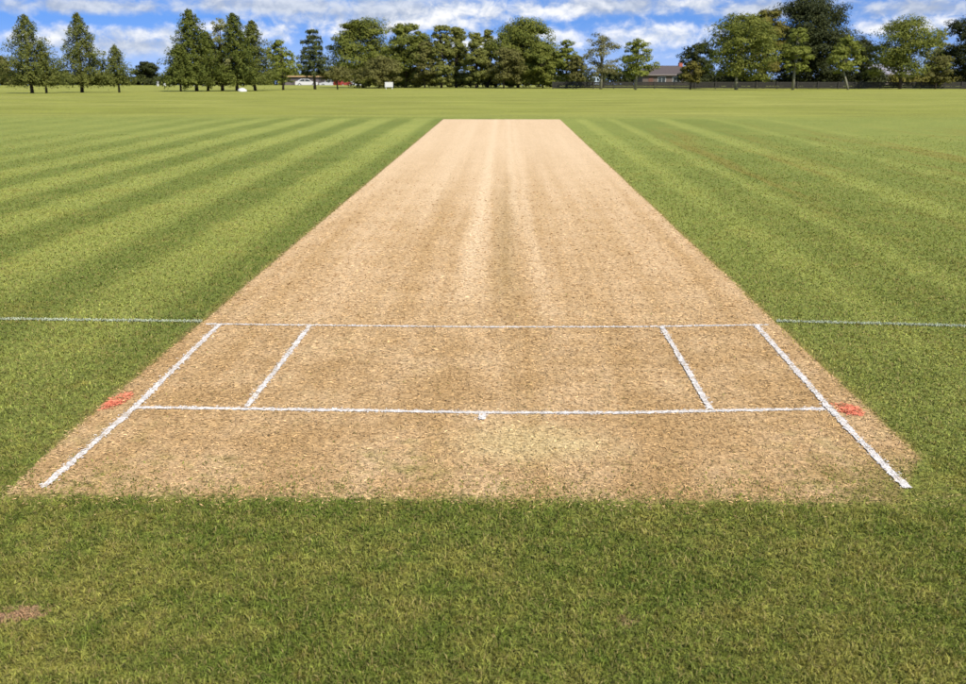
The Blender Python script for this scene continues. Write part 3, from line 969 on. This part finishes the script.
TREES = [  # kind, x, y, ground z, height, crown left, crown right, clear trunk height, label, group
    ('larch',-36.1,76.0,-0.65,5.8,-1.9,1.8,0.8, 'tall feathery conical tree with bare dark trunk, leftmost on the field edge', 'conifers on the left'),
    ('larch',-35.0,76.0,-0.65,3.9,-0.9,1.0,0.8, 'small brownish conical tree pressed against the leftmost tall conifer', 'conifers on the left'),
    ('larch',-34.8,82.0,-0.74,6.3,-1.6,2.0,0.8, 'tall conical tree with thin spire top, second tall one from left edge', 'conifers on the left'),
    ('larch',-31.7,82.0,-0.74,3.8,-1.2,1.2,0.8, 'short light green conical tree standing alone right of the spire-topped one', 'conifers on the left'),
    ('dark',-59.1,165.0,-1.56,3.7,-2.3,2.2,0.1, 'low round dark tree far off in the gap between the left conifers', 'distant trees'),
    ('brown',-80.8,160.0,-1.51,4.5,-2.4,1.8,0.1, 'low brownish round tree cut by the left frame edge', 'distant trees'),
    ('fir',-29.5,91.0,-0.86,4.2,-1.4,1.5,0.8, 'short dark fir forming the left skirt of the dense fir clump', 'fir clump'),
    ('fir',-28.5,92.5,-0.88,7.3,-2.0,1.9,0.8, 'tallest dark fir at the left of the dense fir clump', 'fir clump'),
    ('fir',-28.2,95.0,-0.91,5.5,-1.2,1.7,0.9, "shorter dark fir tucked beside the tallest fir's right flank", 'fir clump'),
    ('pale',-26.8,95.0,-0.91,6.6,-1.4,1.3,1.0, 'pale grey-green thin-topped tree in the middle of the fir clump', 'fir clump'),
    ('fir',-25.4,95.0,-0.91,7.1,-1.7,1.7,0.9, 'sharp-topped dark fir right of the pale tree in the clump', 'fir clump'),
    ('larch',-24.4,98.0,-0.94,6.6,-2.2,1.5,1.0, 'feathery lighter conical tree closing the right end of the fir clump', 'fir clump'),
    ('fresh',-23.1,104.5,-1.02,5.0,-1.7,1.8,1.0, 'fresh green round-crowned tree just right of the fir clump', 'broadleaf trees'),
    ('pine',-20.8,110.0,-1.08,6.6,-1.6,1.5,1.9, 'dark layered pine with gaps of sky, beside the parked cars', 'pine'),
    ('brown',-18.3,110.0,-1.08,2.5,-2.0,1.9,1.0, 'low umbrella-shaped brownish tree in front of the red car', 'small trees'),
    ('broad',-18.1,128.5,-1.26,8.4,-4.0,4.0,0.6, 'large rounded dark green tree behind the brownish bush, left of two big ones', 'tall middle trees'),
    ('broad',-12.7,128.5,-1.26,7.8,-2.8,3.6,0.6, 'large green tree with domed top, right of two above the white board', 'tall middle trees'),
    ('brown',-15.2,122.0,-1.21,3.8,-2.6,2.6,0.4, 'wide brownish-green bushy tree left of the small white board', 'small trees'),
    ('brown',-10.0,126.5,-1.25,5.6,-1.6,1.6,0.5, 'brownish narrow tree between the domed tree and the poplars', 'small trees'),
    ('poplar',-7.9,126.5,-1.25,7.5,-1.5,1.6,0.7, 'upright poplar, leftmost of the narrow middle row', 'poplars'),
    ('poplar',-6.1,128.5,-1.26,7.4,-1.5,1.7,0.7, 'upright poplar with pale streaks, second of the narrow middle row', 'poplars'),
    ('poplar',-3.5,125.5,-1.24,6.6,-1.6,1.7,0.8, 'upright poplar, third of the narrow middle row', 'poplars'),
    ('poplar',-2.1,131.0,-1.28,7.2,-1.2,1.3,1.0, 'slim poplar touching the left side of the great round tree', 'poplars'),
    ('broad',1.8,128.5,-1.26,8.4,-3.8,4.8,1.0, 'great round tree behind the far end of the pitch', 'tall middle trees'),
    ('brown',0.0,122.0,-1.21,4.8,-1.9,2.3,0.9, 'brownish ball-shaped tree in front of the great round tree', 'small trees'),
    ('broad',4.8,123.5,-1.23,5.2,-2.2,2.3,0.7, 'lower green tree under the right side of the great round tree', 'small trees'),
    ('fresh',7.7,123.5,-1.23,5.7,-1.5,1.5,1.0, 'small bright tree standing just right of the great round tree', 'small trees'),
    ('brown',8.8,122.0,-1.21,3.8,-1.1,1.4,1.0, 'thin reddish-brown tree between the small bright tree and the birch', 'small trees'),
    ('birch',11.1,115.0,-1.14,6.1,-1.9,2.1,1.5, 'airy brownish birch with a pale trunk by the fence', 'small trees'),
    ('fresh',14.1,107.5,-1.05,5.2,-1.7,2.0,1.4, 'yellow-green tree with thin pale trunk left of the brown-roofed house', 'small trees'),
    ('dark',23.1,123.5,-1.23,5.5,-1.7,2.4,0.4, 'dense dark low tree at right of the brown-roofed house', 'right trees'),
    ('gold',21.3,115.0,-1.14,3.1,-1.0,1.1,0.8, 'low golden-brown bush in front of the dense dark low tree', 'right trees'),
    ('broad',24.8,107.5,-1.05,7.7,-3.1,3.7,1.3, 'broad mid-green tree with pale trunk, left of the huge dark tree', 'right trees'),
    ('dark',38.0,125.5,-1.24,11.0,-5.9,5.4,0.8, 'huge near-black tree, the tallest on the right', 'right trees'),
    ('gold',31.7,123.0,-1.22,9.1,-2.2,2.4,2.2, 'tall golden-brown tree leaning on the left of the huge dark tree', 'right trees'),
    ('fresh',30.8,107.5,-1.05,6.3,-1.5,1.6,1.9, 'bright young tree standing before the huge dark tree', 'right trees'),
    ('fresh',37.3,111.0,-1.09,5.6,-1.9,1.9,1.9, 'light green tree on a slanting trunk right of the huge dark tree', 'right trees'),
    ('dark',44.4,125.5,-1.24,6.0,-1.8,1.6,0.7, 'small dark tree behind the slanting-trunk tree', 'right trees'),
    ('broad',46.4,118.5,-1.18,8.1,-3.6,3.9,1.5, 'wide airy green tree in front of the grey-roofed house', 'right trees'),
    ('pale',63.8,150.0,-1.42,7.7,-2.0,2.0,0.9, 'pale hazy tree in the gap near the right frame edge', 'right trees'),
    ('dark',55.5,122.0,-1.21,8.6,-3.1,3.3,1.0, 'dark green tree cut by the right frame edge', 'right trees'),
    ('brown',50.5,118.5,-1.18,3.8,-1.2,1.6,0.7, 'reddish-brown bush beside the tree at the right frame edge', 'right trees'),
]

for i, s in enumerate(TREES):
    make_tree(s, i)


gzf = lambda y: float(ground_z(y))


# ------------------------------------------------------------------ hedges and the wood beyond
def hedge(name, x0, x1, y, h0, h1, label, mat, depth=1.6, dens=60, seed=1):
    r = np.random.default_rng(900 + seed)
    t = thing(name, ((x0 + x1) / 2, y, float(ground_z(y)) - .03), label, 'hedge', 'hedges behind the field')
    w = x1 - x0
    n = int(w * h1 * dens * 1.9)
    ncl = int(w * 1.6)
    cx = r.uniform(-w / 2, w / 2, ncl)
    top = r.uniform(h0, h1, ncl)
    k = r.integers(0, ncl, n)
    dd = sphere_dirs(n, r)
    rad = r.uniform(.6, 1, (n, 1))
    C = np.stack([cx[k], r.uniform(-.5, .5, n) * depth * .4, top[k] * .5], -1) + dd * rad * np.stack([np.full(n, .9), np.full(n, depth * .5), top[k] * .5], -1)
    C[:, 2] = np.maximum(C[:, 2], .05)
    C[:, 0] = np.clip(C[:, 0], -w / 2, w / 2)
    V, F = leaves(C, dd + np.array([0, 0, .3]) + r.normal(0, .3, (n, 3)), .0021 * y, r)
    V[:, 2] = np.maximum(V[:, 2], .02)
    obj_np('foliage', V, F, mat, t, face_attr={'vary': r.uniform(0, 1, n)})
    core = MB()
    for i in range(0, ncl):
        core.tube([(cx[i], 0, 0), (cx[i] + .1, 0, top[i] * .6)], [.05, .02], 5)
    core.build('stems', M_bark, t)['kind'] = 'stuff'
    return t


hedge('hedge', -100, -58.2, 166, 1.5, 2.5, 'long dark hedge far behind the left conifers', LEAF['hedge'], seed=1)
hedge('hedge', -18.2, 13.5, 136, 1.5, 3.0, 'dark hedge under the poplars behind the far pitch end', LEAF['hedge'], seed=2)
hedge('hedge', 24.5, 49.5, 131, 1.5, 2.6, 'near-black hedge beneath the huge dark tree', LEAF['hedge'], seed=3, dens=80)
hedge('hedge', 53.5, 68, 148, 1.6, 2.3, 'yellowish hedge before the grey-roofed house', LEAF['gold'], seed=4)
hedge('hedge', -58, -20, 240, 2.4, 4.4, 'far green hedgerow behind the fir clump and parked cars', LEAF['broad'], depth=4, dens=30, seed=5)
hedge('hedge', 38, 62, 240, 2.6, 4.6, 'far dark hedgerow seen between trees on the right', LEAF['hedge'], depth=4, dens=30, seed=6)

# low wood closing the view far off
r = np.random.default_rng(77)
nw = 60000
wx_ = r.uniform(-330, 330, nw)
topw = 4.0 + 1.6 * np.sin(wx_ * .05) + 1.3 * np.sin(wx_ * .13 + 1) + .9 * np.sin(wx_ * .41 + 2) + .6 * np.sin(wx_ * .9)
Cw = np.stack([wx_, 420 + r.uniform(-4, 4, nw), gzf(420) + topw * r.uniform(0, 1, nw) ** .6], -1)
V, F = leaves(Cw, r.normal(0, .5, (nw, 3)) + np.array([0, -.6, .5]), 1.0, r)
tag(obj_np('distant_wood', V, F, LEAF['hedge'], face_attr={'vary': r.uniform(0, 1, nw)}), 'low dark belt of woodland far beyond the field', 'wood', kind='stuff')

# ------------------------------------------------------------------ fence along the right of the field
M_fence = simple('shade_darkened_weathered_board', (0.028, 0.026, 0.020), 0.9, 0.4, 4.0)  # fence colours darkened to stand in for the shade of the trees
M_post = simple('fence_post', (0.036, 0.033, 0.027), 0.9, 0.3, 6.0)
fy = 119.0
fz = float(ground_z(fy))
fen = thing('fence', (5.8, fy, fz), 'low weathered grey-brown board fence, colour darkened for tree shade, along the far right of the field', 'fence')
post_me = panel_me = None
span = 2.4
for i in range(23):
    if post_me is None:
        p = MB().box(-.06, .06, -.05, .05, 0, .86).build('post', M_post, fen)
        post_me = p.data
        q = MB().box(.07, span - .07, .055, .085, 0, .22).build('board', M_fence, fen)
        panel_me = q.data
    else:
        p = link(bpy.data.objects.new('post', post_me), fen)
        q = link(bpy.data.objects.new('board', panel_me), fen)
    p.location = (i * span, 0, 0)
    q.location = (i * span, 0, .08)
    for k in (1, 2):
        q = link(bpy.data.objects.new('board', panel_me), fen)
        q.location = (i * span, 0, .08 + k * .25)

# ------------------------------------------------------------------ houses
M_glass = simple('window_glass', (0.03, 0.04, 0.05), 0.08, 0.1, 2.0, 0.6)
M_frame = simple('white_frame', (0.7, 0.7, 0.68), 0.5)
M_door = simple('door_paint', (0.12, 0.06, 0.04), 0.5)


def house(loc, w, d, wall_h, roof_h, wallc, roofc, label, rz=0.0, chimney=None, wins=()):
    t = thing('house', loc, label, 'house', None, rz)
    mw = simple('house_wall', wallc, 0.9, 0.1, 2.0)
    mr = simple('house_roof', roofc, 0.85, 0.25, 5.0)
    MB().box(-w / 2, w / 2, 0, d, -.3, wall_h).build('wall', mw, t)
    o = .45
    rf = MB()
    rf.v = [(-w / 2 - o, -o, wall_h + .003), (w / 2 + o, -o, wall_h + .003), (w / 2 + o, d + o, wall_h + .003), (-w / 2 - o, d + o, wall_h + .003),
            (-w / 2 + d * .32, d / 2, wall_h + roof_h), (w / 2 - d * .32, d / 2, wall_h + roof_h)]
    rf.f = [(0, 1, 5, 4), (1, 2, 5), (2, 3, 4, 5), (3, 0, 4), (3, 2, 1, 0)]
    roof = rf.build('roof', mr, t)
    MB().box(-w / 2 - o, w / 2 + o, -o - .08, -o - .002, wall_h - .12, wall_h + .06).build('gutter', simple('gutter_paint', (0.20, 0.17, 0.15), 0.6), roof)
    if chimney:
        MB().box(chimney - .35, chimney + .35, d * .5 - .4, d * .5 + .4, wall_h + roof_h * .5, wall_h + roof_h + .55).build('chimney', simple('chimney_brick', (0.33, 0.10, 0.06), 0.9, 0.2, 8), roof)
    for (a, b, z0, z1) in wins:
        wn = MB().box(a, b, -.05, -.003, z0, z1).build('window', M_frame, t)
        m = (a + b) / 2
        MB().box(a + .06, m - .03, -.07, -.053, z0 + .06, z1 - .06).build('pane', M_glass, wn)
        MB().box(m + .03, b - .06, -.07, -.053, z0 + .06, z1 - .06).build('pane', M_glass, wn)
    dr = MB().box(-w / 2 + 1.2, -w / 2 + 2.1, -.06, -.003, 0, 2.05).build('door', M_door, t)
    MB().box(-w / 2 + 1.95, -w / 2 + 2.02, -.11, -.063, .98, 1.05).build('handle', M_frame, dr)
    return t


house((32.6, 200, -2.62), 10.5, 7, 2.5, 1.75, (0.10, 0.08, 0.065), (0.075, 0.060, 0.054), 'low brown-roofed house with red chimney beyond the fence',
      0.12, 3.3, ((-2.2, -.6, .9, 2.1), (.8, 2.4, .9, 2.1), (3.4, 4.6, .9, 2.1)))
house((76.0, 200, -2.62), 10, 7, 2.5, 2.0, (0.50, 0.42, 0.33), (0.24, 0.23, 0.25), 'pale house with grey roof half hidden behind trees at right',
      -0.1, None, ((-2.0, -.4, .9, 2.1), (1.2, 2.8, .9, 2.1)))
sh = thing('shed', (-43.5, 222, -2.75), 'long low dark shed with tan roof edge beyond the field', 'shed')
MB().box(-5.2, 5.2, 0, 4, -.2, 2.0).build('wall', simple('shed_wall', (0.12, 0.10, 0.10), 0.9), sh)
MB().prism([(-5.5, 2.003), (5.5, 2.003), (5.5, 2.22), (-5.5, 2.22)], -.4, 4.4).build('roof', simple('shed_roof', (0.42, 0.27, 0.13), 0.8), sh)
for a in (-3.6, -.6, 2.4):
    MB().box(a, a + 1.4, -.05, -.003, .2, 1.8).build('door', simple('shed_door', (0.08, 0.07, 0.07), 0.8), sh)

# ------------------------------------------------------------------ vehicles far off
M_rub = simple('tyre_rubber', (0.02, 0.02, 0.02), 0.9)
M_rim = simple('wheel_metal', (0.45, 0.45, 0.45), 0.35)
M_lamp = simple('lamp_glass', (0.6, 0.6, 0.58), 0.2)
M_tail = simple('tail_lamp', (0.35, 0.02, 0.02), 0.3)


def car(loc, rz, colr, label, van=False, s=1.0):
    t = thing('van' if van else 'car', loc, label, 'van' if van else 'car', 'vehicles parked beyond the field', rz)
    t.scale = (s, s, s)
    paint = simple('car_paint', colr, 0.3, 0.03, 1.0, 0.6)
    if van:
        prof = [(-2.4, .35), (2.4, .35), (2.45, .95), (2.05, 1.15), (1.45, 1.95), (1.2, 2.05), (-2.35, 2.05), (-2.42, 1.0)]
        win = [[(1.2, 1.2), (1.85, 1.2), (1.4, 1.8), (1.2, 1.85)], [(-.2, 1.2), (1.0, 1.2), (1.0, 1.85), (-.2, 1.85)], [(-1.9, 1.2), (-.4, 1.2), (-.4, 1.85), (-1.9, 1.85)]]
    else:
        prof = [(-2.05, .32), (2.05, .32), (2.1, .62), (1.95, .80), (1.05, .92), (.45, 1.38), (-.9, 1.43), (-1.6, 1.02), (-2.05, .95), (-2.1, .6)]
        win = [[(-.25, .95), (.85, .95), (.38, 1.30), (-.25, 1.34)], [(-1.35, .98), (-.35, .95), (-.35, 1.34), (-.85, 1.35)]]
    MB().prism(prof, -.82, .82).build('body', paint, t)
    for sd_ in (-1, 1):
        for w in win:
            MB().prism(w, sd_ * .823 if sd_ > 0 else -.835, .835 if sd_ > 0 else -.823).build('window', M_glass, t)
        for xx in (-1.3, 1.32):
            wh = MB().tube([(xx, sd_ * .62, .32), (xx, sd_ * .86, .32)], [.32, .32], 16).build('wheel', M_rub, t)
            MB().tube([(xx, sd_ * .80, .32), (xx, sd_ * .875, .32)], [.19, .19], 12).build('rim', M_rim, wh)
        MB().box(2.0, 2.13, sd_ * .62 - .14, sd_ * .62 + .14, .62, .76).build('headlight', M_lamp, t)
        MB().box(-2.13, -2.04, sd_ * .66 - .1, sd_ * .66 + .1, .68, .9).build('tail_light', M_tail, t)
    return t


gz = lambda y: float(ground_z(y))
car((-37.2, 188, gz(188)), .25, (0.50, 0.49, 0.47), 'white car parked beyond the field behind the layered pine')
car((-33.6, 194, gz(194)), 3.0, (0.52, 0.52, 0.52), 'white car parked at right of the first white car by the pine')
car((-31.0, 192, gz(192)), 1.2, (0.28, 0.03, 0.02), 'red car parked under the low umbrella-shaped tree')
car((-28.4, 196, gz(196)), .1, (0.48, 0.49, 0.50), 'white car parked right of the red car')
car((16.6, 195, gz(195)), .1, (0.42, 0.50, 0.58), 'pale blue-white van with roof showing above the fence', True)

# ------------------------------------------------------------------ small things on the field edge
sg = thing('notice_board', (-13.3, 116, gz(116)), 'small white board on two short posts before the tall trees', 'board')
MB().box(-.47, .47, -.03, .03, .22, .78).build('panel', simple('board_white', (0.55, 0.55, 0.52), 0.6, 0.05), sg)
for a in (-.36, .36):
    MB().box(a - .04, a + .04, .033, .10, -.1, .75).build('post', simple('board_post', (0.6, 0.6, 0.58), 0.7), sg)

M_white = simple('white_paint', (0.50, 0.50, 0.48), 0.8)
bl = thing('boulder', (-24.0, 91.5, gz(91.5)), 'white rounded boulder lying on grass beneath the fir clump', 'boulder')
r = np.random.default_rng(5)
mb = MB()
nu, nv = 14, 8
for j in range(nv + 1):
    for i in range(nu):
        ph, th_ = math.pi * j / nv * .5, 2 * math.pi * i / nu
        k = 1 + .10 * math.sin(3 * th_ + j) + .06 * math.sin(5 * th_ - 2 * j)
        mb.v.append((.42 * k * math.cos(th_) * math.cos(ph), .30 * k * math.sin(th_) * math.cos(ph), .34 * math.sin(ph) ** .8 - .03))
for j in range(nv):
    for i in range(nu):
        mb.f.append((j * nu + i, j * nu + (i + 1) % nu, (j + 1) * nu + (i + 1) % nu, (j + 1) * nu + i))
mb.build('stone', M_white, bl, True)
ORD = ('first', 'second', 'third', 'fourth', 'fifth', 'sixth')
proto = None
for k, (mx_, my) in enumerate(((-52.1, 150), (-51.4, 151), (-50.1, 150), (-49.0, 151), (-46.5, 150), (-45.3, 150.5))):
    t = thing('marker_post', (mx_, my, gz(my)), f'short white marker post, {ORD[k]} from the left in the row by the fir clump', 'post', 'white marker posts')
    if proto is None:
        a = MB().tube([(0, 0, -.1), (0, 0, .62), (0, 0, .68)], [.17, .17, .1], 10).build('shaft', M_white, t)
        b = MB().tube([(0, 0, .40), (0, 0, .5)], [.174, .174], 10).build('band', M_rub, t)
        proto = (a.data, b.data)
    else:
        link(bpy.data.objects.new('shaft', proto[0]), t)
        link(bpy.data.objects.new('band', proto[1]), t)
